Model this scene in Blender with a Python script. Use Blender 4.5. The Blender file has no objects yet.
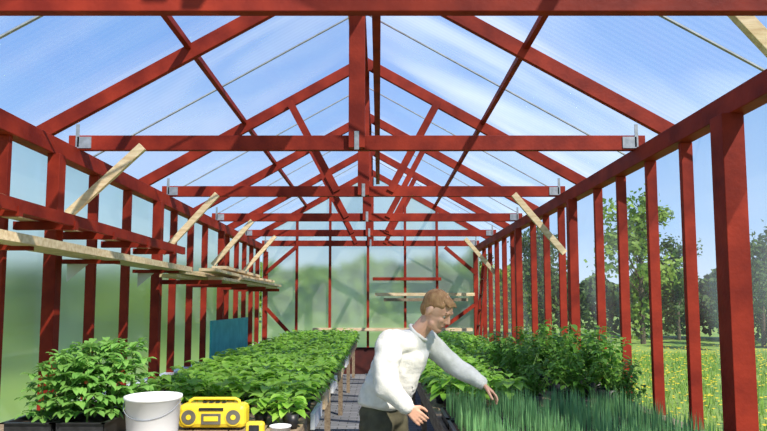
import bpy, math, random
from mathutils import Vector, Matrix, noise
random.seed(7)
S=bpy.context.scene
COL=S.collection
V=Vector
ZOOM=None
# ------------------------------------------------------------------ materials
def newmat(name):
    m=bpy.data.materials.new(name); m.use_nodes=True
    nt=m.node_tree; nt.nodes.clear()
    out=nt.nodes.new('ShaderNodeOutputMaterial')
    return m,nt,out
def nmat(name,c1,c2,rough=.6,scale=8,stretch=(1,1,1),bump=.0,trans=0,spec=.4,bscale=None,metal=0,objrand=0):
    m,nt,out=newmat(name); N=nt.nodes; L=nt.links
    tc=N.new('ShaderNodeTexCoord'); mp=N.new('ShaderNodeMapping'); mp.inputs['Scale'].default_value=stretch
    L.new(tc.outputs['Object'],mp.inputs[0])
    nz=N.new('ShaderNodeTexNoise'); nz.inputs['Scale'].default_value=scale; nz.inputs['Detail'].default_value=4
    L.new(mp.outputs[0],nz.inputs[0])
    cr=N.new('ShaderNodeValToRGB'); cr.color_ramp.elements[0].position=.35; cr.color_ramp.elements[1].position=.68
    cr.color_ramp.elements[0].color=(*c1,1); cr.color_ramp.elements[1].color=(*c2,1)
    L.new(nz.outputs[0],cr.inputs[0])
    col=cr.outputs[0]
    if objrand:
        oi=N.new('ShaderNodeObjectInfo'); mr=N.new('ShaderNodeMapRange'); L.new(oi.outputs['Random'],mr.inputs[0])
        mr.inputs[3].default_value=1-objrand; mr.inputs[4].default_value=1+objrand
        hs=N.new('ShaderNodeHueSaturation'); L.new(mr.outputs[0],hs.inputs['Value']); L.new(col,hs.inputs['Color']); col=hs.outputs[0]
    p=N.new('ShaderNodeBsdfPrincipled'); p.inputs['Roughness'].default_value=rough
    p.inputs['Specular IOR Level'].default_value=spec; p.inputs['Metallic'].default_value=metal
    L.new(col,p.inputs['Base Color'])
    if bump:
        n2=N.new('ShaderNodeTexNoise'); n2.inputs['Scale'].default_value=bscale or scale*3; n2.inputs['Detail'].default_value=3
        L.new(mp.outputs[0],n2.inputs[0])
        b=N.new('ShaderNodeBump'); b.inputs['Strength'].default_value=bump; b.inputs['Distance'].default_value=.01
        L.new(n2.outputs[0],b.inputs['Height']); L.new(b.outputs[0],p.inputs['Normal'])
    sh=p.outputs[0]
    if trans:
        t=N.new('ShaderNodeBsdfTranslucent'); L.new(col,t.inputs[0])
        mx=N.new('ShaderNodeMixShader'); mx.inputs[0].default_value=trans
        L.new(sh,mx.inputs[1]); L.new(t.outputs[0],mx.inputs[2]); sh=mx.outputs[0]
    L.new(sh,out.inputs[0])
    return m
def panelmat(name,tint,milky0,milky1,blur,milkcol,gloss=.05,ribs=True,axis=1,st=(.35,1.6,.5),ior=1.1,rough=.35,det=6,lo=.38,hi=.70):
    m,nt,out=newmat(name); N=nt.nodes; L=nt.links
    tc=N.new('ShaderNodeNewGeometry')
    t=N.new('ShaderNodeBsdfTransparent'); t.inputs[0].default_value=(*tint,1)
    tl=N.new('ShaderNodeBsdfTranslucent'); tl.inputs[0].default_value=(*milkcol,1)
    df=N.new('ShaderNodeBsdfDiffuse'); df.inputs[0].default_value=(*milkcol,1)
    md=N.new('ShaderNodeMixShader'); md.inputs[0].default_value=.3; L.new(tl.outputs[0],md.inputs[1]); L.new(df.outputs[0],md.inputs[2])
    base=t.outputs[0]
    if blur:
        r=N.new('ShaderNodeBsdfRefraction'); r.inputs['Roughness'].default_value=rough; r.inputs['IOR'].default_value=ior; r.inputs[0].default_value=(*tint,1)
        m1=N.new('ShaderNodeMixShader'); m1.inputs[0].default_value=blur; L.new(base,m1.inputs[1]); L.new(r.outputs[0],m1.inputs[2]); base=m1.outputs[0]
    nz=N.new('ShaderNodeTexNoise'); nz.inputs['Scale'].default_value=.9; nz.inputs['Detail'].default_value=det; nz.inputs['Distortion'].default_value=1.2
    mp=N.new('ShaderNodeMapping'); mp.inputs['Scale'].default_value=st; L.new(tc.outputs['Position'],mp.inputs[0]); L.new(mp.outputs[0],nz.inputs[0])
    mr=N.new('ShaderNodeMapRange'); mr.inputs[1].default_value=lo; mr.inputs[2].default_value=hi; mr.inputs[3].default_value=milky0; mr.inputs[4].default_value=milky1
    L.new(nz.outputs[0],mr.inputs[0])
    oi=N.new('ShaderNodeObjectInfo'); mo=N.new('ShaderNodeMapRange'); L.new(oi.outputs['Random'],mo.inputs[0]); mo.inputs[3].default_value=.7; mo.inputs[4].default_value=1.3
    mm=N.new('ShaderNodeMath'); mm.operation='MULTIPLY'; L.new(mr.outputs[0],mm.inputs[0]); L.new(mo.outputs[0],mm.inputs[1]); fac=mm.outputs[0]
    if ribs:
        w=N.new('ShaderNodeTexWave'); w.wave_type='BANDS'; w.bands_direction='XYZ'[axis]; w.inputs['Scale'].default_value=5
        L.new(tc.outputs['Position'],w.inputs[0])
        ma=N.new('ShaderNodeMath'); ma.operation='MULTIPLY_ADD'; L.new(w.outputs[0],ma.inputs[0]); ma.inputs[1].default_value=.035; L.new(fac,ma.inputs[2]); fac=ma.outputs[0]
    m2=N.new('ShaderNodeMixShader'); L.new(fac,m2.inputs[0]); L.new(base,m2.inputs[1]); L.new(md.outputs[0],m2.inputs[2])
    g=N.new('ShaderNodeBsdfGlossy'); g.inputs['Roughness'].default_value=.12
    m3=N.new('ShaderNodeMixShader'); m3.inputs[0].default_value=gloss; L.new(m2.outputs[0],m3.inputs[1]); L.new(g.outputs[0],m3.inputs[2])
    L.new(m3.outputs[0],out.inputs[0]); return m
RED=nmat('red_painted_wood',(.165,.013,.007),(.32,.030,.013),.6,4,(1,1,1),.2,bscale=40,spec=.18)
REDD=nmat('dark_red_boards',(.05,.010,.008),(.09,.014,.010),.7,5,bump=.1)
PINE=nmat('pale_pine',(.60,.43,.24),(.80,.64,.42),.6,6,(1,6,6),.15)
OLDW=nmat('weathered_timber',(.20,.14,.09),(.34,.26,.17),.8,7,(6,1,6),.2)
METAL=nmat('galvanised_steel',(.24,.26,.29),(.36,.38,.42),.5,20,metal=.3)
ALU=nmat('glazing_bar_grey',(.28,.30,.34),(.4,.42,.46),.5,10)
WHITE=nmat('white_plastic',(.78,.79,.8),(.86,.86,.86),.35,4)
BLACK=nmat('black_plastic',(.012,.012,.013),(.03,.03,.032),.4,20)
YEL=nmat('yellow_plastic',(.78,.56,.03),(.88,.66,.05),.35,4)
GREY=nmat('dark_grey_plastic',(.10,.10,.08),(.16,.15,.12),.4,10)
TEAL=nmat('teal_board',(.04,.36,.38),(.07,.48,.50),.6,5)
SOIL=nmat('soil',(.02,.012,.008),(.06,.04,.025),.9,60,bump=.5)
LEAF=nmat('pepper_leaf',(.20,.43,.045),(.40,.66,.10),.42,9,trans=.45,objrand=.2)
LEAF2=nmat('tomato_leaf',(.15,.35,.07),(.27,.51,.11),.5,9,trans=.42,objrand=.15)
LEAF3=nmat('bush_leaf',(.09,.24,.03),(.22,.44,.06),.45,9,trans=.42,objrand=.2)
LEEK=nmat('leek_blade',(.11,.29,.10),(.27,.50,.20),.5,12,trans=.35,objrand=.1)
STEM=nmat('green_stem',(.14,.27,.05),(.26,.42,.1),.5,10)
TREEL=nmat('tree_leaf',(.04,.085,.02),(.10,.18,.035),.6,1.2,trans=.4,objrand=.3)
TREEY=nmat('spring_tree_leaf',(.14,.25,.035),(.30,.43,.07),.6,1.2,trans=.42,objrand=.2)
GRASS=nmat('bright_grass',(.16,.34,.03),(.34,.50,.06),.7,1.2,trans=.4)
BARK=nmat('bark',(.06,.045,.03),(.13,.1,.07),.9,10,bump=.4)
SKIN=nmat('skin',(.60,.31,.20),(.70,.40,.27),.5,15)
HAIR=nmat('ginger_blond_hair',(.25,.125,.055),(.42,.24,.11),.65,40,(1,1,.3),.25,bscale=160,spec=.2)
KNIT=nmat('cream_wool_knit',(.64,.62,.56),(.77,.74,.68),.9,25,(1,1,1),.25,spec=.1,bscale=130)
PANTS=nmat('olive_work_cloth',(.055,.048,.028),(.10,.09,.05),.85,14,bump=.3)
LIP=nmat('lip',(.50,.21,.15),(.55,.25,.18),.5,10)
EYEW=nmat('eye_white',(.6,.57,.52),(.65,.62,.57),.3,5)
IRIS=nmat('iris',(.04,.05,.06),(.06,.07,.08),.3,5)
FLOW=nmat('dandelion_yellow',(.8,.6,.02),(.9,.7,.04),.6,5,trans=.3)
CLOTH=nmat('white_paper',(.75,.76,.78),(.85,.85,.85),.8,8)
ROOFM=panelmat('roof_polycarbonate',(.93,.96,1),.10,.46,0,(.88,.92,.97),.04,True,1,(.22,.8,.3),det=2,lo=.40,hi=.68)
LEFTM=panelmat('frosted_polycarbonate',(.95,1,.86),.16,.38,.97,(.84,.90,.76),.05,True,2,(.3,.5,.8),1.12,.34,det=3)
GABM=panelmat('gable_film',(.97,1,.92),.28,.50,.95,(.88,.92,.80),.04,True,0,(1,.3,.6),1.09,.30,det=3)
RIGHTM=panelmat('clear_panel',(.96,.98,1),.03,.20,0,(.80,.88,.97),.04,False,2,(.3,.5,.35),det=3,lo=.45,hi=.65)  # reflection streaks are put into the sheet as milky blue noise
def ground_mat():
    m,nt,out=newmat('meadow'); N=nt.nodes; L=nt.links
    tc=N.new('ShaderNodeTexCoord')
    n1=N.new('ShaderNodeTexNoise'); n1.inputs['Scale'].default_value=.35; n1.inputs['Detail'].default_value=8; L.new(tc.outputs['Object'],n1.inputs[0])
    cr=N.new('ShaderNodeValToRGB'); cr.color_ramp.elements[0].position=.35; cr.color_ramp.elements[1].position=.65
    cr.color_ramp.elements[0].color=(.17,.32,.04,1); cr.color_ramp.elements[1].color=(.33,.44,.07,1); L.new(n1.outputs[0],cr.inputs[0])
    n2=N.new('ShaderNodeTexNoise'); n2.inputs['Scale'].default_value=18; n2.inputs['Detail'].default_value=4; L.new(tc.outputs['Object'],n2.inputs[0])
    mx=N.new('ShaderNodeMix'); mx.data_type='RGBA'; mx.blend_type='MULTIPLY'; mx.inputs[0].default_value=.4
    L.new(cr.outputs[0],mx.inputs[6]); L.new(n2.outputs[0],mx.inputs[7])
    p=N.new('ShaderNodeBsdfPrincipled'); p.inputs['Roughness'].default_value=.9
    L.new(mx.outputs[2],p.inputs['Base Color']); L.new(p.outputs[0],out.inputs[0]); return m
MEADOW=ground_mat()
def paving_mat():
    m,nt,out=newmat('grey_paving'); N=nt.nodes; L=nt.links
    tc=N.new('ShaderNodeTexCoord')
    b=N.new('ShaderNodeTexBrick'); b.inputs['Scale'].default_value=2.2; b.inputs['Color1'].default_value=(.20,.20,.21,1); b.inputs['Color2'].default_value=(.28,.28,.29,1); b.inputs['Mortar'].default_value=(.08,.08,.08,1); b.inputs['Mortar Size'].default_value=.015
    L.new(tc.outputs['Object'],b.inputs[0])
    p=N.new('ShaderNodeBsdfPrincipled'); p.inputs['Roughness'].default_value=.85; L.new(b.outputs[0],p.inputs['Base Color']); L.new(p.outputs[0],out.inputs[0]); return m
PAVE=paving_mat()
# ------------------------------------------------------------------ mesh builder
class MB:
    def __init__(s): s.v=[]; s.f=[]; s.m=[]; s.mats=[]
    def mi(s,mat):
        if mat not in s.mats: s.mats.append(mat)
        return s.mats.index(mat)
    def add(s,vs,fs,mat):
        o=len(s.v); k=s.mi(mat); s.v+= [V(x) for x in vs]
        for f in fs: s.f.append(tuple(i+o for i in f)); s.m.append(k)
    def box(s,c,sz,mat,R=None):
        c=V(c); hx,hy,hz=[q/2 for q in sz]; vs=[]
        for x in(-hx,hx):
            for y in(-hy,hy):
                for z in(-hz,hz):
                    p=V((x,y,z)); 
                    if R: p=R@p
                    vs.append(c+p)
        s.add(vs,[(0,1,3,2),(4,6,7,5),(0,4,5,1),(2,3,7,6),(0,2,6,4),(1,5,7,3)],mat); return s
    def beam(s,a,b,w,h,mat,up=(0,0,1)):
        a=V(a);b=V(b); d=(b-a); l=d.length; d.normalize(); up=V(up)
        sd=d.cross(up); 
        if sd.length<1e-4: sd=d.cross(V((0,1,0)))
        sd.normalize(); u=sd.cross(d)
        R=Matrix((sd,d,u)).transposed()
        return s.box((a+b)/2,(w,l,h),mat,R)
    def tube(s,pts,rad,mat,n=8,closed=False):
        pts=[V(p) for p in pts]; k=len(pts)
        if not hasattr(rad,'__len__'): rad=[rad]*k
        vs=[];fs=[]
        prev=None
        for i,p in enumerate(pts):
            if closed: d=pts[(i+1)%k]-pts[i-1]
            else: d=pts[min(i+1,k-1)]-pts[max(i-1,0)]
            d.normalize()
            if prev is None:
                a=d.cross(V((0,0,1))); 
                if a.length<.1: a=d.cross(V((0,1,0)))
            else: a=prev-d*prev.dot(d)
            a.normalize(); prev=a; b=d.cross(a)
            for j in range(n):
                t=2*math.pi*j/n; vs.append(p+(a*math.cos(t)+b*math.sin(t))*rad[i])
        for i in range(k if closed else k-1):
            for j in range(n):
                i2=(i+1)%k; fs.append((i*n+j,i*n+(j+1)%n,i2*n+(j+1)%n,i2*n+j))
        if not closed: fs.append(tuple(range(n))[::-1]); fs.append(tuple((k-1)*n+j for j in range(n)))
        s.add(vs,fs,mat); return s
    def lathe(s,c,prof,mat,n=32):
        c=V(c); vs=[];fs=[]
        for r,z in prof:
            for j in range(n):
                t=2*math.pi*j/n; vs.append(c+V((r*math.cos(t),r*math.sin(t),z)))
        for i in range(len(prof)-1):
            for j in range(n): fs.append((i*n+j,i*n+(j+1)%n,(i+1)*n+(j+1)%n,(i+1)*n+j))
        s.add(vs,fs,mat); return s
    def ell(s,c,r,mat,F=None,n=16,m=12):
        c=V(c); vs=[];fs=[]
        F=F or Matrix.Identity(3)
        for i in range(m+1):
            ph=math.pi*i/m
            for j in range(n):
                t=2*math.pi*j/n
                p=V((math.sin(ph)*math.cos(t)*r[0],math.sin(ph)*math.sin(t)*r[1],math.cos(ph)*r[2])); vs.append(c+F@p)
        for i in range(m):
            for j in range(n): fs.append((i*n+j,(i+1)*n+j,(i+1)*n+(j+1)%n,i*n+(j+1)%n))
        s.add(vs,fs,mat); return s
    def cap(s,a,b,ra,rb,mat,n=14):
        a=V(a);b=V(b); d=b-a; l=d.length; d.normalize()
        pts=[];rs=[]
        for i in range(6): t=math.pi/2*i/5; pts.append(a-d*ra*math.cos(t)); rs.append(max(ra*math.sin(t),.0004))
        for i in range(6): t=math.pi/2*i/5; pts.append(b+d*rb*math.sin(t)); rs.append(max(rb*math.cos(t),.0004))
        return s.tube(pts,rs,mat,n)
    def leaf(s,p,d,L,W,droop,mat,full=True):
        p=V(p); d=V(d).normalized(); sd=d.cross(V((0,0,1)))
        if sd.length<.05: sd=V((1,0,0))
        sd.normalize(); up=sd.cross(d)
        ts,ws=([0,.22,.55,.82,1],[.06,.8,1,.6,0]) if full else ([0,.45,1],[.1,1,0])
        vs=[];fs=[]
        for t,w in zip(ts,ws):
            c=p+d*L*t-V((0,0,1))*droop*L*t*t; w=w*W/2
            vs+= [c-sd*w+up*w*.35,c,c+sd*w+up*w*.35]
        for i in range(len(ts)-1):
            a=i*3; fs+=[(a,a+1,a+4,a+3),(a+1,a+2,a+5,a+4)]
        s.add(vs,fs,mat); return s
    def obj(s,name,base=(0,0,0),parent=None,smooth=False,bevel=0,**kw):
        me=bpy.data.meshes.new(name); base=V(base)
        me.from_pydata([tuple(v-base) for v in s.v],[],s.f)
        for m in s.mats: me.materials.append(m)
        me.polygons.foreach_set('material_index',s.m)
        if smooth: me.polygons.foreach_set('use_smooth',[True]*len(me.polygons))
        me.update()
        o=bpy.data.objects.new(name,me); COL.objects.link(o)
        if parent: o.parent=parent
        else: o.location=base
        if bevel:
            b=o.modifiers.new('bevel','BEVEL'); b.width=bevel; b.segments=2; b.limit_method='ANGLE'
        for k,v in kw.items(): o[k]=v
        return o
def empty(name,base,**kw):
    o=bpy.data.objects.new(name,None); o.empty_display_size=.1; o.location=base; COL.objects.link(o)
    for k,v in kw.items(): o[k]=v
    return o
def copy_tree(o,loc,rotz=0,scale=1,parts=True,**kw):
    c=o.copy(); COL.objects.link(c); c.location=loc; c.rotation_euler=(0,0,rotz); c.scale=(scale,)*3
    for ch in o.children:
        d=ch.copy(); COL.objects.link(d); d.parent=c
    for k,v in kw.items(): c[k]=v
    return c
# ------------------------------------------------------------------ shell
TY=[2.66,5.13,7.37,9.6,11.75,13.75]; TIEZ=2.995; SL=.565; RZ=3.29
def rz(x): return RZ+SL*(2.5-abs(x))
MB().box((0,0,-.03),(300,300,.04),MEADOW).obj('ground',(0,0,0),kind='structure',label='green meadow around the greenhouse',category='ground')
MB().box((0,7.3,0),(5.0,12.9,.04),PAVE).obj('floor',(0,7.3,0),kind='structure',label='grey paved greenhouse floor',category='floor')
MB().box((-2.52,7.3,.37),(.06,12.9,.68),REDD).box((-2.49,7.3,.72),(.12,12.9,.03),WHITE).obj('wall_left',(-2.52,7.3,0),kind='structure',label='low dark red board wall with pale sill',category='wall')
MB().box((2.52,7.3,.35),(.06,12.9,.62),REDD).box((2.49,7.3,.67),(.12,12.9,.035),OLDW).obj('wall_right',(2.52,7.3,0),kind='structure',label='low dark red board wall with timber sill',category='wall')
MB().box((0,13.8,.32),(5.1,.05,.6),REDD).obj('wall_back',(0,13.8,0),kind='structure',label='low dark red board wall under gable film',category='wall')
wn=[0]
def window(mb,base,label):
    wn[0]+=1
    return mb.obj('window_%d'%wn[0],base,kind='structure',label=label,category='greenhouse panel')
lst=[2.9,3.58,4.2,4.76,5.55,6.3,7.0,7.75,8.45,9.15,9.85,10.5,11.2,11.85,12.5,13.15,13.72]
rst=[2.55,3.15,3.76,4.40,4.98,5.6,6.2,6.83,7.47,8.15,8.85,9.5,10.2,10.9,11.6,12.3,13.0,13.72]
thickL={4.76,7.0,9.85,13.72}; thickR={3.76,6.83,9.5,13.72}
for side,lst_,th in((-1,lst,thickL),(1,rst,thickR)):
    for y in lst_:
        if y in th: w,dp=(.10,.10) if not(side==1 and y==3.76) else (.14,.14)
        else: w,dp=.085,.045
        zb=.02 if y in th else .70
        x=side*(2.5-w/2+.02)
        if y in th: x=side*(2.455-w/2); 
        if side==1 and y==3.76: x+=.03
        MB().box((x,y,(zb+2.80)/2),(w,dp,2.80-zb),RED).obj('wall_post' if y in th else 'wall_stud',(x,y,zb),bevel=.004,
            label='thick red painted timber post' if y in th else 'slim red painted timber wall stud',category='wall post' if y in th else 'wall stud',group='red timber posts along the side walls')
    ys=[1.4]+list(lst_)
    for a,b in zip(ys[:-1],ys[1:]):
        x=side*2.53
        mb=MB(); mb.add([(x,a,.69),(x,b,.69),(x,b,2.82),(x,a,2.82)],[(0,1,2,3)],LEFTM if side<0 else RIGHTM)
        window(mb,(x,(a+b)/2,.69),'frosted polycarbonate wall sheet between red studs' if side<0 else 'clear wall sheet between red studs')
    MB().box((side*2.46,7.55,2.87),(.12,12.5,.14),RED).obj('wall_plate',(side*2.46,7.55,2.8),bevel=.005,label='long red timber wall plate along the eaves',category='timber beam',group='red eaves plates')
for x,w_,h_,mt,nm in((.0,.11,.2,RED,'red timber ridge beam under the roof'),(.165,.085,.24,RED,'second red timber beam doubling the ridge'),(-.10,.035,.16,PINE,'thin pale batten beside the ridge beam')):  # two red beams, then a thin pale strip left of the ridge
    MB().beam((x,1.4,rz(0)-.10-h_*.5+.02*(w_<.05)),(x,13.7,rz(0)-.10-h_*.5),w_,h_,mt).obj('ridge_beam' if mt is RED else 'strip',(x,1.4,rz(0)-.3),bevel=.004,label=nm,category='timber beam')
for x in(-1.5,1.5):
    MB().beam((x,1.4,rz(x)+.03),(x,13.9,rz(x)+.03),.05,.06,RED).obj('roof_purlin',(x,1.4,rz(x)),bevel=.004,label='thin red purlin running along the roof',category='timber beam',group='roof purlins')
for i,y in enumerate(TY):
    t=empty('roof_truss',(0,y,2.92),label='red timber roof truss with tie beam and king post',category='roof truss',group='red roof trusses')
    B=(0,y,2.92)
    MB().box((0,y,TIEZ),(5.0,.05,.13),RED).obj('tie_beam',B,t,bevel=.004)
    for s_ in(-1,1):
        MB().beam((s_*2.85,y+.05,rz(2.85)-.03),(0,y+.05,rz(0)-.03),.05,.13,RED).obj('rafter',B,t,bevel=.004)
        if i: MB().box((s_*2.42,y-.031,TIEZ+.06),(.03,.006,.2),METAL).box((s_*2.36,y-.031,TIEZ+.0),(.12,.006,.1),METAL).obj('nail_plate',B,t,label='grey steel bracket')
        if i>=2:
            MB().beam((s_*.33,y-.03,TIEZ),(s_*.93,y-.03,rz(.93)-.05),.09,.04,RED,up=(0,1,0)).obj('web_brace',B,t)
    yo=.06 if i==0 else -.06
    zk=TIEZ-.06 if i else TIEZ
    MB().box((0,y+yo,(zk+rz(0)-.05)/2),(.14,.07,rz(0)-.05-zk),RED).obj('king_post',B,t,bevel=.004)
    if i: MB().box((0.0,y-.1,TIEZ+.0),(.04,.006,.16),METAL).obj('nail_plate',B,t,label='grey steel strap')
ye=[1.4,2.77,3.95,5.13,6.25,7.37,8.5,9.6,10.7,11.75,12.75,13.95]
for a,b in zip(ye[:-1],ye[1:]):
    for s_ in(-1,1):
        for x0,x1 in((0,1.5),(1.5,2.95)):
            mb=MB(); mb.add([(s_*x0,a,rz(x0)+.075),(s_*x1,a,rz(x1)+.075),(s_*x1,b,rz(x1)+.075),(s_*x0,b,rz(x0)+.075)],[(0,1,2,3)],ROOFM)
            window(mb,(s_*(x0+x1)/2,(a+b)/2,rz((x0+x1)/2)+.075),'hazy translucent polycarbonate roof sheet')
for a in ye[2::2]:
    for s_ in(-1,1):
        MB().beam((0,a,rz(0)+.055),(s_*2.9,a,rz(2.9)+.055),.022,.012,ALU).obj('glazing_bar',(0,a,rz(0)+.05),label='thin grey glazing bar joining roof sheets',category='glazing bar',group='roof glazing bars')
def knee(y,s_,a,za,zb):
    MB().beam((s_*a,y-.06,za),(s_*2.46,y-.06,zb),.075,.04,PINE,up=(0,1,0)).obj('knee_brace',(s_*2.46,y,zb),bevel=.003,label='unpainted pale pine knee brace from tie beam to wall',category='timber brace',group='pale pine knee braces')
knee(5.13,-1,1.84,2.95,2.36); knee(7.37,-1,1.80,2.95,2.22); knee(9.6,-1,1.84,2.93,2.22); knee(11.75,-1,1.84,2.93,2.22)
knee(7.37,1,1.85,2.95,2.22); knee(11.75,1,1.88,2.88,2.2); knee(2.95,1,1.85,3.2,2.5)
GY=13.78
for x in(-1.69,-.93,-.06,.79,1.52):
    MB().box((x,GY-.05,(.62+rz(x)-.05)/2),(.055,.08,rz(x)-.05-.62),RED).obj('gable_stud',(x,GY-.05,.6),label='red timber stud of the gable end',category='wall stud',group='gable studs')
gx=[-2.5,-1.69,-.93,-.06,.79,1.52,2.5]
for a,b in zip(gx[:-1],gx[1:]):
    gm=MB(); gm.add([(a,GY+.01,.62),(b,GY+.01,.62),(b,GY+.01,rz(b))]+([(0,GY+.01,rz(0))] if a<0<b else [])+[(a,GY+.01,rz(a))],[tuple(range(5 if a<0<b else 4))],GABM)
    window(gm,((a+b)/2,GY,.62),'blurry translucent gable sheet')
for a,b in(((-2.36,1.50),(-1.74,.84)),((2.36,1.58),(1.55,1.0)),((-2.4,2.3),(-1.7,2.9)),((2.4,2.3),(1.7,2.9))):
    MB().beam((a[0],GY-.12,a[1]),(b[0],GY-.12,b[1]),.08,.05,RED,up=(0,1,0)).obj('gable_brace',(a[0],GY-.12,a[1]),label='short red diagonal brace at the gable corner',category='timber brace',group='gable braces')
for x0,x1,z,mat,l in((-1.3,2.3,1.03,PINE,'long pale plank low on the gable wall'),(.1,2.35,1.82,PINE,'pale pine plank across the gable studs'),(.05,1.6,2.17,RED,'red rail across the gable studs'),(.3,2.2,1.70,OLDW,'weathered plank across the gable studs')):
    MB().box(((x0+x1)/2,GY-.16,z),(x1-x0,.14,.07),mat).obj('plank',((x0+x1)/2,GY-.16,z),label=l,category='plank')
lad=empty('ladder',(2.2,12.3,0),label='red wooden ladder leaning against the wall studs',category='ladder')
for dy in(-.2,.2):
    MB().beam((2.14,12.3+dy,.03),(2.36,12.3+dy,2.4),.05,.06,RED,up=(0,1,0)).obj('rail',(2.2,12.3,0),lad)
for k in range(7):
    t=(k+.7)/7.6; MB().box((2.14+.22*t,12.3,2.4*t),(.05,.4,.03),RED).obj('rung',(2.2,12.3,0),lad)
# ------------------------------------------------------------------ shelves on left wall
Bs=(-2.2,4.6,2.18)
sh=empty('wall_shelf',Bs,label='long shelf of red and pale boards on brackets along frosted wall',category='shelf')
MB().box((-2.34,4.7,2.21),(.12,4.3,.028),PINE).obj('plank',Bs,sh)
MB().box((-2.2,4.65,2.21),(.11,4.2,.028),RED).obj('plank',Bs,sh)
MB().box((-2.02,4.62,2.20),(.035,4.3,.08),RED).obj('front_rail',Bs,sh)
MB().beam((-2.10,2.6,2.245),(-2.22,6.0,2.245),.13,.03,PINE).obj('plank',Bs,sh)
for y in(2.95,3.63,4.31,4.95,5.68,6.42):
    MB().box((-2.22,y,2.165),(.45,.045,.06),RED).obj('arm',Bs,sh)
Bl=(-2.1,5,1.98)
sl=empty('wall_shelf',Bl,label='narrow pale pine plank shelf under the red shelf',category='shelf')
MB().box((-1.98,4.6,1.985),(.17,4.2,.055),PINE).obj('plank',Bl,sl)
MB().box((-2.2,4.6,1.985),(.12,4.3,.03),PINE).obj('plank',Bl,sl)
for y in(3.7,4.95,6.42):
    MB().box((-2.2,y,1.95),(.48,.05,.035),RED).obj('arm',Bl,sl)
    mb=MB(); mb.add([(-2.41,y+.04,1.96),(-2.2,y+.04,1.96),(-2.41,y+.04,1.78)],[(0,1,2)],WHITE); mb.obj('shelf_bracket',Bl,sl,label='white metal bracket')
for y in(7.1,8.45,9.85,11.2):
    MB().box((-2.06,y,1.86),(.78,.05,.05),RED).obj('shelf_arm',(-2.15,y,1.84),label='red timber arm carrying loose planks',category='shelf arm',group='red shelf arms')
for k,(x,y,z,l,a) in enumerate([(-2.08,8.6,1.905,4.4,.01),(-1.80,9.3,1.905,4.2,.015),(-1.96,8.4,1.945,3.8,-.02),(-1.74,9.8,1.945,3.4,.02),(-2.02,9.5,1.985,4.2,-.01),(-1.78,8.0,1.985,2.6,.04),(-1.92,9.6,2.025,3.4,-.03),(-1.86,8.8,2.065,2.4,.02),(-2.12,11.6,1.905,1.5,0)]):
    MB().box((x,y,z),(.19,l,.036),PINE,Matrix.Rotation(a,3,'Z')).obj('plank',(x,y,z),label='loose pale pine plank stacked on the shelf arms',category='plank',group='loose planks on the shelf')
MB().box((-2.33,10.3,1.03),(.03,2.5,.64),TEAL).obj('teal_board',(-2.33,10.3,.71),bevel=.004,label='teal board standing against the frosted wall',category='board')
# ------------------------------------------------------------------ benches
def bench(x0,x1,y0,y1,z,label):
    c=((x0+x1)/2,(y0+y1)/2,0)
    e=empty('bench',c,label=label,category='bench')
    mb=MB(); n=max(3,int((x1-x0)/.2)); w=(x1-x0)/n
    for i in range(n): mb.box((x0+w*(i+.5),c[1],z-.02),(w-.012,y1-y0,.035),OLDW)
    mb.obj('bench_top',c,e)
    for x in(x0+.025,x1-.025): MB().box((x,c[1],z-.09),(.04,y1-y0,.1),OLDW).obj('apron',c,e)
    k=max(2,int((y1-y0)/2)+1)
    for i in range(k):
        y=y0+.1+(y1-y0-.2)*i/(k-1)
        for x in(x0+.08,x1-.08): MB().box((x,y,(z-.06)/2+.01),(.06,.06,z-.08),OLDW).obj('leg',c,e)
    return e
BZ=.82
bench(-1.62,-.28,4.25,13.2,BZ,'long weathered timber bench full of pepper seedlings')
bench(-2.3,-.3,2.7,4.22,BZ,'weathered timber bench with bucket and radio')
bench(.60,2.12,2.4,13.0,BZ-.02,'long weathered timber bench with leek trays and bushes')
def tray(x,y,z,w,l,label,group,h=.07,name='seed_tray'):
    mb=MB(); 
    mb.box((x,y,z+.006),(w,l,.012),BLACK)
    for s_ in(-1,1):
        mb.box((x+s_*(w/2-.004),y,z+h/2),(.008,l,h),BLACK).box((x,y+s_*(l/2-.004),z+h/2),(w,.008,h),BLACK)
        mb.box((x+s_*(w/2+.004),y,z+h),(.022,l+.03,.006),BLACK).box((x,y+s_*(l/2+.004),z+h),(w+.03,.022,.006),BLACK)
    o=mb.obj(name,(x,y,z),label=label,category='seed tray',group=group)
    MB().box((x,y,z+h*.45),(w-.02,l-.02,h*.75),SOIL).obj('soil',(x,y,z),o)
    return o
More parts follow.
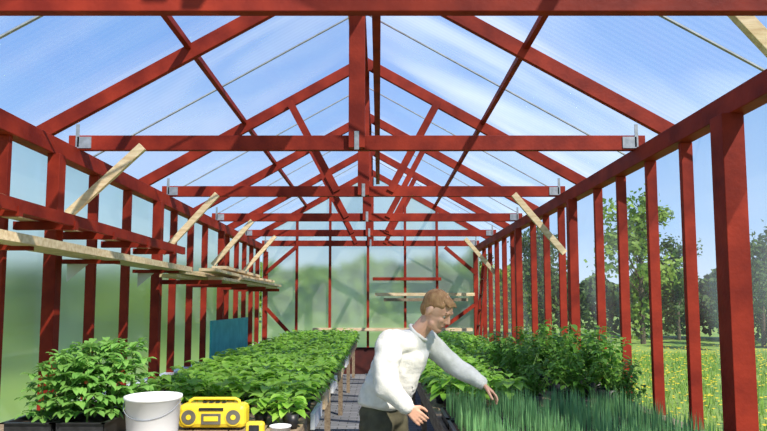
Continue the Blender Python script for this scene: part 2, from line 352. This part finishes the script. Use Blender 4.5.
# ------------------------------------------------------------------ pepper seedlings
def pepper(seed,split,mat=LEAF,H=.14,nl=25,Ls=.112,Ws=.082,potr=.05,spread=1):
    random.seed(seed)
    pot=MB(); pot.lathe((0,0,0),[(.001,0),(potr*.75,0),(potr,.075),(potr*.93,.075),(potr*.9,.06),(.001,.06)],BLACK,12)
    st=MB(); fo=MB()
    bx,by=random.uniform(-.015,.015),random.uniform(-.015,.015)
    st.tube([(0,0,.05),(bx*.5,by*.5,.05+H*.5),(bx,by,.05+H*.95)],[.004,.0035,.002],STEM,6)
    for i in range(nl):
        t=.2+.8*i/nl; a=i*2.4+random.uniform(-.4,.4); el=random.uniform(-.1,.35)+t*.3
        p=V((bx*t,by*t,.05+H*t)); d=V((math.cos(a)*math.cos(el),math.sin(a)*math.cos(el),math.sin(el)))
        pl=random.uniform(.02,.07)*spread*(1.3-t*.6); q=p+d*pl
        st.tube([p,q],.0015,STEM,4)
        k=random.uniform(.75,1.15)
        fo.leaf(q,d,Ls*k,Ws*k,random.uniform(.3,.75),mat)
    if split:
        o=pot.obj('pepper_seedling',smooth=True)
        o.data.name='pot'; st.obj('stem',parent=o); fo.obj('foliage',parent=o,smooth=True)
    else:
        for b in(st,fo):
            off=len(pot.v); 
            for f,mm in zip(b.f,b.m): pot.f.append(tuple(i+off for i in f)); pot.m.append(pot.mi(b.mats[mm]))
            pot.v+=b.v
        o=pot.obj('pepper_seedling',smooth=True)
    return o
protoA=[pepper(10+i,True) for i in range(4)]
protoB=[pepper(30+i,False) for i in range(4)]
random.seed(5)
def place(protos,name,x,y,z,s,**kw):
    k=random.randrange(len(protos)); o=protos[k]
    c=copy_tree(o,(x,y,z),random.uniform(0,6.28),s,**kw); c.name=name
    return c
y=3.98; row=0
while y<13.1:
    for j in range(6):
        x=-1.5+j*.225+random.uniform(-.03,.03)
        if y<4.3 and x<-.6: continue
        yy=y+random.uniform(-.04,.04)
        place(protoA if y<7 else protoB,'pepper_seedling',x,yy,BZ+.0,random.uniform(.9,1.2),label='leafy green pepper seedling in small black pot',category='seedling',group='pepper seedlings on the long bench')
    y+=.235+.004*row; row+=1
y=4.72
while y<12.8:
    for j in range(6):
        x=.72+j*.24+random.uniform(-.03,.03)
        if y<7.2 and x>1.32: continue
        place(protoB,'pepper_seedling',x,y+random.uniform(-.04,.04),BZ-.02,random.uniform(.9,1.2),label='green seedling in small black pot beside the aisle',category='seedling',group='seedlings on the second bench')
    y+=.28 if y<7 else .5
# ------------------------------------------------------------------ bushes (right)
def bush(seed,H=.44,nbr=16,nl=17,mat=LEAF3,Ls=.07,Ws=.042):
    random.seed(seed)
    pot=MB(); pot.lathe((0,0,0),[(.001,0),(.075,0),(.095,.14),(.088,.14),(.085,.12),(.001,.12)],BLACK,16)
    st=MB(); fo=MB()
    for b in range(nbr):
        a=b*2.4+random.uniform(-.3,.3); r=random.uniform(.05,.28); h=H*random.uniform(.35,1.15)
        pts=[V((0,0,.1)),V((math.cos(a)*r*.4,math.sin(a)*r*.4,.12+h*.4)),V((math.cos(a)*r*.8,math.sin(a)*r*.8,.12+h*.75)),V((math.cos(a)*r,math.sin(a)*r,.12+h))]
        st.tube(pts,[.005,.004,.003,.0015],STEM,5)
        for i in range(nl):
            t=.15+.85*i/nl; seg=min(int(t*3),2); p=pts[seg].lerp(pts[seg+1],t*3-seg)
            aa=random.uniform(0,6.28); el=random.uniform(-.3,.7)
            d=V((math.cos(aa)*math.cos(el),math.sin(aa)*math.cos(el),math.sin(el))); k=random.uniform(.7,1.25)
            fo.leaf(p+d*.02,d,Ls*k,Ws*k,random.uniform(.2,.7),mat)
    o=pot.obj('bushy_plant',smooth=True); st.obj('stem',parent=o); fo.obj('foliage',parent=o,smooth=True)
    return o
pb=[bush(50+i) for i in range(3)]
random.seed(9)
for (x,y,s) in [(1.42,4.8,.62),(1.72,4.75,.8),(2.0,4.8,.95),(1.45,5.2,.78),(1.76,5.2,.92),(2.05,5.25,1.05),(1.45,5.65,.85),(1.78,5.7,.98),(2.05,5.75,1.08),(1.48,6.15,.88),(1.8,6.2,1.0),(2.05,6.3,1.05),(1.5,6.7,.85),(1.85,6.8,.95),(1.98,4.42,.68)]:
    place(pb,'bushy_plant',x,y,BZ-.02,s,label='dense green bushy potted plant on the bench',category='potted plant',group='bushy plants beside the leeks')
# ------------------------------------------------------------------ tomatoes
def tomato(seed,H=.38):
    random.seed(seed)
    st=MB(); fo=MB()
    st.tube([(0,0,0),(.01,0,H*.5),(0,.01,H)],[.006,.005,.003],STEM,6)
    for i in range(20):
        t=.15+.85*i/20; a=i*2.4+random.uniform(-.3,.3); el=.3+t*.8+random.uniform(-.15,.15); Lr=random.uniform(.10,.15)*(1.15-.4*t)
        d=V((math.cos(a)*math.cos(el),math.sin(a)*math.cos(el),math.sin(el))); p=V((0,0,H*t))
        pts=[p+d*Lr*u-V((0,0,1))*Lr*.45*u*u for u in(0,.33,.66,1)]
        st.tube(pts,[.003,.0025,.002,.0012],STEM,5)
        sd=d.cross(V((0,0,1))).normalized()
        for u,sz in((.35,.05),(.6,.06),(.85,.05)):
            q=p+d*Lr*u-V((0,0,1))*Lr*.45*u*u
            for s_ in(-1,1):
                dd=(sd*s_+d*.45+V((0,0,random.uniform(-.2,.15)))).normalized(); k=random.uniform(.85,1.3)
                fo.leaf(q,dd,sz*k,sz*.6*k,random.uniform(.3,.9),LEAF2)
        fo.leaf(pts[-1],(d-V((0,0,.4))).normalized(),.07,.042,.4,LEAF2)
    o=st.obj('tomato_plant',smooth=True); fo.obj('foliage',parent=o,smooth=True); return o
pt=[tomato(70+i) for i in range(3)]
random.seed(11)
for i in range(2):
    tray(-1.735+i*.285,3.60,BZ,.26,.5,'black plastic tray holding young tomato plants','trays of tomato plants',.13)
for (x,y,s) in [(-1.72,3.45,.85),(-1.58,3.45,.95),(-1.45,3.43,.95),(-1.36,3.55,.9),(-1.74,3.7,.95),(-1.60,3.7,1.1),(-1.47,3.7,1.15),(-1.34,3.78,1.1),(-1.52,3.58,1.1),(-1.66,3.58,1.0),(-1.40,3.64,1.1)]:
    place(pt,'tomato_plant',x,y,BZ+.10,s,label='young tomato plant with feathery leaves in black tray',category='tomato plant',group='tomato plants in black trays')
# ------------------------------------------------------------------ leeks
def leeks(x,y,w,l,z,seed):
    random.seed(seed); mb=MB()
    nx,ny=6,9
    for ix in range(nx):
        for iy in range(ny):
            cx=x-w/2+w*(ix+.5)/nx; cy=y-l/2+l*(iy+.5)/ny
            for i in range(random.choice((3,4,5,6))):
                px=cx+random.uniform(-.007,.007); py=cy+random.uniform(-.007,.007); h=random.uniform(.10,.20)
                a=random.uniform(0,6.28); b=random.uniform(.0,.012); bd=V((math.cos(a)*b,math.sin(a)*b,0)); wv=V((math.cos(a+1.6),math.sin(a+1.6),0))*.0021
                p=V((px,py,z)); q=p+V((0,0,h*.6))+bd*.35; r=p+V((0,0,h))+bd
                mb.add([p-wv,p+wv,q+wv,q-wv,r],[(0,1,2,3),(3,2,4)],LEEK)
    return mb.obj('leek_seedlings',(x,y,z),kind='stuff',label='thin upright green leek seedlings in black tray',category='leek seedlings',group='leek seedlings')
sd=0
for yi in range(4):
    for xi in range(4):
        if xi==3 and yi<1: continue
        x=.775+xi*.335; y=2.72+yi*.465
        tray(x,y,BZ-.02,.285,.41,'black plastic seed tray filled with leeks','leek trays')
        leeks(x,y,.255,.38,BZ+.035,100+sd); sd+=1
for p in protoA+protoB+pb+pt:
    for c in list(p.children): bpy.data.objects.remove(c)
    bpy.data.objects.remove(p)
# ------------------------------------------------------------------ bucket
bx,by=-1.09,3.46
bk=MB().lathe((bx,by,BZ),[(.001,.0),(.130,.0),(.134,.01),(.151,.245),(.158,.247),(.158,.264),(.150,.264),(.146,.245),(.128,.015),(.001,.012)],WHITE,48).obj('bucket',(bx,by,BZ),smooth=True,label='round white plastic bucket with rim and wire handle',category='bucket')
MB().tube([(bx+.157*math.cos(t),by-.157*abs(math.sin(t))*.9-.006,BZ+.24-.09*abs(math.sin(t))) for t in [math.pi*i/16 for i in range(17)]],.0025,METAL,8).obj('handle',(bx,by,BZ),bk,smooth=True)
# ------------------------------------------------------------------ radio
rx,ry=-.85,3.86
RB=(rx,ry,BZ)
rd=empty('radio',RB,label='yellow portable radio with two round speakers and top handle',category='radio')
MB().box((rx,ry,BZ+.084),(.42,.15,.145),YEL).obj('body',RB,rd,bevel=.03)
def disc(s_,r,dy,mat):
    mb=MB(); n=28; c=V((rx+s_*.138,ry-.075-dy,BZ+.082)); vs=[c+V((r*math.cos(2*math.pi*i/n),0,r*math.sin(2*math.pi*i/n))) for i in range(n)]+[c+V((r*math.cos(2*math.pi*i/n),.02,r*math.sin(2*math.pi*i/n))) for i in range(n)]
    mb.add(vs,[tuple(range(n))]+[(i,(i+1)%n,n+(i+1)%n,n+i) for i in range(n)],mat); return mb
for s_ in(-1,1):
    disc(s_,.054,.004,YEL).obj('speaker_ring',RB,rd); disc(s_,.044,.008,GREY).obj('speaker',RB,rd); disc(s_,.016,.011,YEL).obj('speaker_cap',RB,rd)
MB().box((rx,ry-.076,BZ+.070),(.12,.012,.066),GREY).box((rx,ry-.083,BZ+.072),(.09,.006,.03),YEL).obj('cassette_door',RB,rd,bevel=.003)
MB().box((rx,ry-.076,BZ+.130),(.15,.01,.016),BLACK).obj('tuning_display',RB,rd)
MB().tube([(rx-.16,ry,BZ+.14),(rx-.155,ry,BZ+.172),(rx-.13,ry,BZ+.184),(rx+.13,ry,BZ+.184),(rx+.155,ry,BZ+.172),(rx+.16,ry,BZ+.14)],.010,YEL,8).obj('handle',RB,rd,smooth=True)
for i in range(4): MB().box((rx-.06+.04*i,ry,BZ+.158),(.022,.03,.010),BLACK).obj('button',RB,rd)
for s_ in (-1,1): MB().box((rx+s_*.16,ry,BZ+.007),(.03,.09,.012),BLACK).obj('foot',RB,rd)
tp=MB().box((-.55,3.66,BZ+.04),(.11,.07,.08),YEL).obj('tape_measure',(-.55,3.66,BZ),bevel=.018,label='chunky yellow and black tape measure',category='tape measure')
MB().box((-.55,3.622,BZ+.04),(.06,.008,.05),BLACK).obj('tape_label',(-.55,3.66,BZ),tp,bevel=.003)
MB().lathe((-.40,3.66,BZ),[(.001,0),(.055,0),(.062,.05),(.066,.05),(.066,.056),(.059,.056),(.053,.006),(.001,.006)],WHITE,32).obj('plastic_tub',(-.40,3.66,BZ),smooth=True,label='low round white plastic tub beside the radio',category='tub')
MB().lathe((-.36,3.86,BZ),[(.001,0),(.035,0),(.045,.09),(.042,.09),(.033,.005),(.001,.005)],BLACK,24).obj('plant_pot',(-.36,3.86,BZ),smooth=True,label='small empty black plant pot',category='pot')
MB().box((-.66,3.45,BZ+.004),(.3,.2,.006),CLOTH,Matrix.Rotation(.3,3,'Z')).obj('paper',(-.66,3.45,BZ),label='white sheet of paper on the bench',category='paper')
for k,y in enumerate((4.5,5.3,6.2,7.3,8.6)):
    MB().box((-.268,y,BZ-.03),(.03,.55,.11),PINE if k%2 else WHITE).obj('edge_board',(-.268,y,BZ-.05),label='short pale board along the bench edge',category='board',group='pale edge boards')
# ------------------------------------------------------------------ trees
def leafquad(fo,p,ls,mat,d=None):
    d=d or V((random.gauss(0,1),random.gauss(0,1),random.gauss(0,1))).normalized()
    u=V((random.gauss(0,1),random.gauss(0,1),random.gauss(0,1))).normalized(); w=u.cross(d).normalized(); s_=ls*random.uniform(.6,1.3)
    fo.add([p-u*s_*.5,p+w*s_*.35,p+u*s_*.5,p-w*s_*.35],[(0,1,2,3)],mat)
def tree(seed,H,W,mat,n=2600,ls=.2,trunk=.35):
    random.seed(seed)
    tr=MB(); tr.tube([(0,0,0),(.05,0,H*.3),(0,.05,H*.6),(0,0,H*.85)],[.10,.08,.05,.02],BARK,8)
    blobs=[]
    for i in range(22):
        a=random.uniform(0,6.28); r=random.uniform(0,W*.38); z=random.uniform(trunk*H*.9,H*.87)
        k=1-.6*abs(z/H-.45)
        blobs.append((V((math.cos(a)*r*k,math.sin(a)*r*k,z)),random.uniform(.10,.24)*W))
        tr.tube([(0,0,z*.6),tuple(blobs[-1][0])],[.03,.008],BARK,5)
    fo=MB()
    for i in range(n):
        c,r=random.choice(blobs); d=V((random.gauss(0,1),random.gauss(0,1),random.gauss(0,1))).normalized()
        leafquad(fo,c+d*r*random.uniform(.3,1.15),ls,mat,d)
    o=tr.obj('tree'); fo.obj('foliage',parent=o); return o
tp_=[tree(1,6,3.6,TREEL,trunk=.1),tree(2,6,3.8,TREEL,trunk=.08),tree(3,6,3.3,TREEY,trunk=.14)]
random.seed(21)
def pt_(k,x,y,s): 
    c=copy_tree(tp_[k],(x,y,-.02),random.uniform(0,6.28),s,label='leafy yellow-green tree at the meadow edge' if k==2 else 'dense dark green leafy tree at the meadow edge',category='tree',group='trees around the meadow'); c.name='tree'
for x,y,s,k in [(5.0,31,.8,2),(7.6,28.5,.95,0),(10.9,24.5,1.12,2),(9.0,32.5,1.0,1),(13.6,27,.85,0),(12.5,20.8,.6,1),(14.5,22.5,.8,0),(16.9,24,.95,1),(16.8,20,.75,2),(19.6,22,1,1),(3.0,34,.8,1),(19.5,18,.85,0)]: pt_(k,x,y,s)
for p in tp_:
    for c in list(p.children): bpy.data.objects.remove(c)
    bpy.data.objects.remove(p)
def woods(name,pts,depth,h0,h1,n,ls,label,frac=.12):
    random.seed(77); mb=MB(); a,b=V(pts[0]),V(pts[1]); L_=(b-a).length; d=(b-a).normalized(); nn=V((-d.y,d.x,0))
    for i in range(n):
        t=random.random(); hh=h0+(h1-h0)*(.5+.5*noise.noise(V((t*L_*.28,3.1,0)))+.25*noise.noise(V((t*L_*.9,7,0))))
        z=hh*math.sqrt(random.random()); p=a+d*t*L_+nn*random.uniform(-depth,depth)*(1-.5*z/hh)+V((0,0,z))
        leafquad(mb,p,ls,TREEL if noise.noise(V((t*L_*.3,z*.3,9)))<frac else TREEY)
    mb.obj(name,pts[0],kind='stuff',label=label,category='woods')
woods('woodland',((-45,54,0),(14,54,0)),2.5,3.8,6.0,15000,.75,'distant band of green woodland beyond the meadow',-.4)
woods('hedge',((-10.5,0,0),(-12.5,44,0)),1.1,1.8,2.9,13000,.38,'tall green hedge running along the greenhouse',-.35)
woods('bushes',((3,35,0),(36,17,0)),1.3,1.6,4.2,22000,.36,'continuous irregular band of bushes edging the meadow',.2)
random.seed(2); mb=MB()
for i in range(3600):
    x=random.uniform(3.2,16); y=random.uniform(4.5,20); r=random.uniform(.02,.038); z=random.uniform(.12,.24)
    mb.add([(x+r*math.cos(a*1.047),y+r*math.sin(a*1.047),z+(.012 if a%2 else 0)) for a in range(6)],[tuple(range(6))],FLOW)
mb.obj('dandelions',(9,12,0),kind='stuff',label='scattered yellow dandelions in the meadow grass',category='flowers')
mb=MB()
for i in range(17000):
    x=random.uniform(2.9,15); y=random.uniform(4.5,19); h=random.uniform(.08,.2); a=random.uniform(0,6.28); w=.012
    mb.add([(x-w*math.cos(a),y-w*math.sin(a),0),(x+w*math.cos(a),y+w*math.sin(a),0),(x+random.uniform(-.05,.05),y+random.uniform(-.05,.05),h)],[(0,1,2)],GRASS)
mb.obj('meadow_grass',(9,12,0),kind='stuff',label='tall vivid green meadow grass',category='grass')
# ------------------------------------------------------------------ person
def remesh(mb,name,vox,parent,base,smooth_it=4,disp=0,dscale=.12,mats=None,dfun=None,**kw):
    o=mb.obj(name+'_tmp',base)
    m=o.modifiers.new('r','REMESH'); m.mode='VOXEL'; m.voxel_size=vox
    m=o.modifiers.new('s','SMOOTH'); m.factor=.5; m.iterations=smooth_it
    dg=bpy.context.evaluated_depsgraph_get(); dg.update()
    me=bpy.data.meshes.new_from_object(o.evaluated_get(dg)); me.name=name
    if disp:
        for v in me.vertices:
            n_=v.normal; p=v.co
            if dfun: k=dfun(p)
            else: k=noise.noise(V((p.x/dscale,p.y/dscale,p.z/dscale*1.8)))
            v.co=p+n_*disp*k
        me.update()
    me.polygons.foreach_set('use_smooth',[True]*len(me.polygons))
    mats_=mats or mb.mats
    me.materials.clear()
    for q in mats_: me.materials.append(q)
    bpy.data.objects.remove(o)
    ob=bpy.data.objects.new(name,me); COL.objects.link(ob)
    if parent: ob.parent=parent
    else: ob.location=base
    for k,v in kw.items(): ob[k]=v
    return ob
PB=(.22,3.72,0.02)
fw=V((.8,-.6,0)).normalized(); rt=V((-.6,-.8,0))
pel=V((.21,3.73,.96)); waist=V((.25,3.72,1.13)); chest=V((.33,3.69,1.30)); neck=V((.425,3.66,1.445))
H=V((.525,3.625,1.56))
hf=V((.72,-.42,-.56)).normalized(); hr=hf.cross(V((0,0,1))).normalized(); hu=hr.cross(hf).normalized()
HF=Matrix((hf,hr,hu)).transposed()
rs=V((.24,3.51,1.38)); re_=V((.22,3.43,1.16)); rw=V((.345,3.44,1.035))
ls=V((.47,3.83,1.385)); le=V((.63,3.86,1.235)); lw=V((.81,3.78,1.12))
rh=V((.17,3.65,.92)); rk=V((.19,3.62,.5)); ra=V((.15,3.63,.10))
lh=V((.26,3.79,.92)); lk=V((.29,3.82,.5)); la=V((.26,3.84,.10))
b=MB()
lean=(chest-waist).normalized(); lr=rt; lf=lr.cross(lean)*-1
if lf.dot(fw)<0: lf=-lf
tl_=Matrix((lf,lr,lean)).transposed()
tf=Matrix((fw,rt,V((0,0,1)))).transposed()
b.ell(pel,(.095,.14,.12),SKIN,tf); b.cap(pel,waist,.09,.088,SKIN); b.cap(waist,chest,.088,.09,SKIN); b.ell(chest,(.085,.135,.13),SKIN,tl_)
b.cap(rs,ls,.042,.042,SKIN); b.cap(chest+V((.05,0,.07)),neck,.06,.052,SKIN); b.cap(neck,H-hu*.06-hf*.015,.052,.050,SKIN)
for s0,e0,w0 in((rs,re_,rw),(ls,le,lw)): b.cap(s0,e0,.042,.034,SKIN); b.cap(e0,w0,.034,.025,SKIN)
for h0,k0,a0 in((rh,rk,ra),(lh,lk,la)):
    b.cap(h0,k0,.08,.055,SKIN); b.cap(k0,a0,.052,.036,SKIN); b.cap(a0-V((0,0,.04)),a0+fw*.14-V((0,0,.06)),.035,.025,SKIN)
def HP(f,r,u): return H+hf*f+hr*r+hu*u
b.ell(HP(-.014,0,.022),(.095,.075,.094),SKIN,HF,24,18)
b.ell(HP(.018,0,-.03),(.068,.060,.083),SKIN,HF,20,14)
b.cap(HP(.058,0,-.090),HP(.064,0,-.087),.023,.021,SKIN)
b.cap(HP(.03,.045,-.065),HP(.055,.015,-.088),.021,.02,SKIN); b.cap(HP(.03,-.045,-.065),HP(.055,-.015,-.088),.021,.02,SKIN)
b.cap(HP(.074,0,.018),HP(.096,0,-.020),.009,.0115,SKIN); b.cap(HP(.086,-.010,-.026),HP(.086,.010,-.026),.0085,.0085,SKIN)
b.cap(HP(.070,-.033,.030),HP(.070,.033,.030),.012,.012,SKIN)
for s_ in(-1,1):
    b.ell(HP(.055,s_*.036,-.022),(.022,.02,.02),SKIN,HF,10,8)
    b.ell(HP(-.014,s_*.076,-.005),(.016,.010,.028),SKIN,HF,12,10)
    b.cap(HP(.069,s_*.020,.015),HP(.062,s_*.044,.014),.0075,.0065,SKIN,8)
b.cap(HP(.077,-.016,-.055),HP(.077,.016,-.055),.008,.008,SKIN)
def hand(w,d,pn,sd_,curl):
    K=.9
    d=d.normalized(); pn=(pn-d*pn.dot(d)).normalized(); s1=d.cross(pn).normalized()*sd_
    for k,off in enumerate((-.029,-.010,.010,.029)):
        b.cap(w+d*.005+s1*off*.5,w+d*.078*K+s1*off*.9,.0150,.0110,SKIN,10)
        Lf=(.058,.072,.078,.068)[k]*K; p0=w+d*.084*K+s1*off; dd=(d+s1*off*.8+pn*(.0,.08,.03,-.05)[k]).normalized()
        for j,fr in enumerate((.45,.32,.27)):
            dd=(dd+pn*curl*(.5+j*.45)*(1.15-.08*k)).normalized(); p1=p0+dd*Lf*fr; b.cap(p0,p1,.0082-.0007*j,.0076-.0007*j,SKIN,8); p0=p1
    t0=w+d*.022+s1*.022; t1=w+d*.046+s1*.046+pn*.012; t2=t1+(d*.85+s1*.2+pn*.4).normalized()*.032; t3=t2+(d*.95+pn*.35).normalized()*.024
    b.cap(t0,t1,.014,.011,SKIN,10); b.cap(t1,t2,.0105,.0095,SKIN,10); b.cap(t2,t3,.0095,.008,SKIN,10)
hand(rw,V((.68,.10,-.62)),V((.25,.9,-.25)),1,.5)
hand(lw,V((.75,-.20,-.62)),V((-.3,-.1,-1)),-1,.5)
person=remesh(b,'person',.0046,None,PB,3,mats=[SKIN],label='person in cream knit sweater leaning over bench tending seedlings',category='person')
sw=MB()
hem=V((.218,3.73,1.03)); top=chest+V((.010,-.003,.02))
for i in range(13):
    t=i/12; c=hem.lerp(waist,t/.4) if t<.4 else waist.lerp(top,(t-.4)/.6)
    sw.ell(c,(.152-.020*t,.182*(1 if t<.85 else .98),.055+.03*t),KNIT,tf if t<.4 else tl_,24,12)
sw.ell(chest,(.130,.178,.12),KNIT,tl_,24,16)
sh0=neck-V((.05,0,.065))
sw.cap(rs,sh0,.068,.082,KNIT,20); sw.cap(ls,sh0,.068,.082,KNIT,20)
sw.cap(chest+V((.04,0,.05)),neck-V((.035,0,.05)),.100,.068,KNIT,20)
sw.cap(rs,re_,.077,.070,KNIT,18); sw.cap(re_,rw-(rw-re_).normalized()*.02,.068,.043,KNIT,18); 
sw.cap(ls,le,.073,.063,KNIT,18); sw.cap(le,lw-(lw-le).normalized()*.02,.062,.041,KNIT,18)
def folds(p):
    a=noise.noise(V((p.x*6+p.z*8,p.y*5,p.z*10-p.x*6))); c=noise.noise(V((p.x*12,p.y*12+4,p.z*17+p.x*10)))
    return a+.45*c
sweater=remesh(sw,'sweater',.007,person,PB,10,.015,.09,dfun=folds,label='loose cream wool knit sweater')
nd=(H-neck).normalized(); R0=nd.cross(V((0,1,0))).normalized(); R1=nd.cross(R0)
cc=neck-nd*.014
MB().tube([cc+R0*.062*math.cos(t)+R1*.064*math.sin(t) for t in[2*math.pi*i/24 for i in range(24)]],.010,KNIT,10,True).obj('collar',PB,person,smooth=True)
for e0,w0,r in((re_,rw,.035),(le,lw,.034)):
    d=(w0-e0).normalized(); MB().tube([w0-d*.045,w0-d*.04,w0-d*.0,w0+d*.012,w0+d*.014],[r*.9,r*1.12,r*1.08,r*1.0,r*.8],KNIT,18).obj('cuff',PB,person,smooth=True)
pa=MB(); pa.ell(pel,(.125,.160,.12),PANTS,tf,20,14); pa.ell(pel+V((.01,0,.07)),(.10,.14,.07),PANTS,tf,20,14)
for h0,k0,a0 in((rh,rk,ra),(lh,lk,la)): pa.cap(h0,k0,.100,.076,PANTS,18); pa.cap(k0,a0+V((0,0,.02)),.072,.062,PANTS,18)
remesh(pa,'trousers',.009,person,PB,4,.012,.1,label='olive work trousers')
for a0 in(ra,la):
    bt=MB(); bt.cap(a0+V((0,0,.03)),a0-V((0,0,.03)),.055,.05,BLACK); bt.cap(a0-V((0,0,.03))-fw*.02,a0+fw*.16-V((0,0,.045)),.048,.04,BLACK)
    remesh(bt,'boot',.008,person,PB,3,label='black boot')
hb=MB()
hb.ell(HP(-.026,0,.036),(.088,.077,.085),HAIR,HF,24,18); hb.ell(HP(-.052,0,-.004),(.052,.066,.068),HAIR,HF,20,14)
for s_ in(-1,1):
    hb.cap(HP(.03,s_*.052,.055),HP(-.03,s_*.063,.025),.018,.018,HAIR); hb.cap(HP(.0,s_*.069,.03),HP(.002,s_*.071,.014),.006,.004,HAIR)
for i in range(9):
    r_=-.044+.011*i
    hb.cap(HP(.02,r_*.8,.098-abs(r_)*.25),HP(.056,r_*1.05,.090-abs(r_)*.3),.014,.010,HAIR,10); hb.cap(HP(.056,r_*1.05,.090-abs(r_)*.3),HP(.072,r_*1.1,.076-abs(r_)*.1),.008,.004,HAIR,10)
def strands(p):
    q=p+V(PB)-H; f,r,u=q.dot(hf),q.dot(hr),q.dot(hu)
    return noise.noise(V((r*140,f*12,u*16)))
remesh(hb,'hair',.0038,person,PB,5,.0025,.022,dfun=strands,label='short straight reddish-blond hair')
for s_ in(-1,1):
    MB().ell(HP(.064,s_*.031,.006),(.009,.011,.008),EYEW,HF,12,8).obj('eye',PB,person,smooth=True)
    MB().ell(HP(.0705,s_*.031,.003),(.004,.0058,.0055),IRIS,HF,10,6).obj('iris',PB,person,smooth=True)
    MB().cap(HP(.079,s_*.018,.033),HP(.070,s_*.044,.033),.004,.003,HAIR,8).obj('eyebrow',PB,person,smooth=True)
MB().cap(HP(.0825,-.014,-.053),HP(.0825,.014,-.053),.0035,.0035,LIP,8).cap(HP(.081,-.012,-.060),HP(.081,.012,-.060),.004,.004,LIP,8).obj('lips',PB,person,smooth=True)
person.location=(.225,3.60,.02)
# ------------------------------------------------------------------ world, sun, camera
w=bpy.data.worlds.new('sky'); S.world=w; w.use_nodes=True; nt=w.node_tree; N=nt.nodes; L=nt.links; N.clear()
out=N.new('ShaderNodeOutputWorld'); bg=N.new('ShaderNodeBackground'); bg.inputs[1].default_value=1.15
tc=N.new('ShaderNodeTexCoord'); sx=N.new('ShaderNodeSeparateXYZ'); L.new(tc.outputs['Generated'],sx.inputs[0])
cr=N.new('ShaderNodeValToRGB'); e=cr.color_ramp.elements; e[0].position=0; e[0].color=(.3,.4,.2,1); e[1].position=1; e[1].color=(.08,.22,.62,1)
for p,c in((.01,(.70,.82,.95,1)),(.12,(.42,.63,.93,1)),(.35,(.19,.40,.82,1))): q=e.new(p); q.color=c
L.new(sx.outputs[2],cr.inputs[0])
nz=N.new('ShaderNodeTexNoise'); nz.inputs['Scale'].default_value=2.0; nz.inputs['Detail'].default_value=5; nz.inputs['Distortion'].default_value=.4
mp=N.new('ShaderNodeMapping'); mp.inputs['Scale'].default_value=(1,1,2.0); L.new(tc.outputs['Generated'],mp.inputs[0]); L.new(mp.outputs[0],nz.inputs[0])
mr=N.new('ShaderNodeMapRange'); mr.inputs[1].default_value=.5; mr.inputs[2].default_value=.8; mr.inputs[3].default_value=0; mr.inputs[4].default_value=.3; L.new(nz.outputs[0],mr.inputs[0])
mx=N.new('ShaderNodeMix'); mx.data_type='RGBA'; L.new(mr.outputs[0],mx.inputs[0]); L.new(cr.outputs[0],mx.inputs[6]); mx.inputs[7].default_value=(.85,.9,.97,1)
L.new(mx.outputs[2],bg.inputs[0]); L.new(bg.outputs[0],out.inputs[0])
sl_=bpy.data.lights.new('sun','SUN'); sl_.energy=6.8; sl_.angle=.012; sl_.color=(1,.93,.82)
so=bpy.data.objects.new('sun',sl_); COL.objects.link(so); so.rotation_euler=V((.42,-.62,.72)).to_track_quat('Z','Y').to_euler()
S.view_settings.view_transform='Standard'
cam=bpy.data.cameras.new('camera'); co=bpy.data.objects.new('camera',cam); COL.objects.link(co)
co.location=(.19,0,1.6); co.rotation_euler=(math.radians(90+4.5),0,0)
cam.sensor_width=36; cam.lens=600/767*36; cam.shift_x=.006; cam.shift_y=.054; cam.clip_end=500
if ZOOM:
    z,px,py=ZOOM; cam.lens*=z; cam.shift_x=cam.shift_x*z+(px-383.5)*z/767; cam.shift_y=cam.shift_y*z-(py-215.5)*z/767
S.camera=co
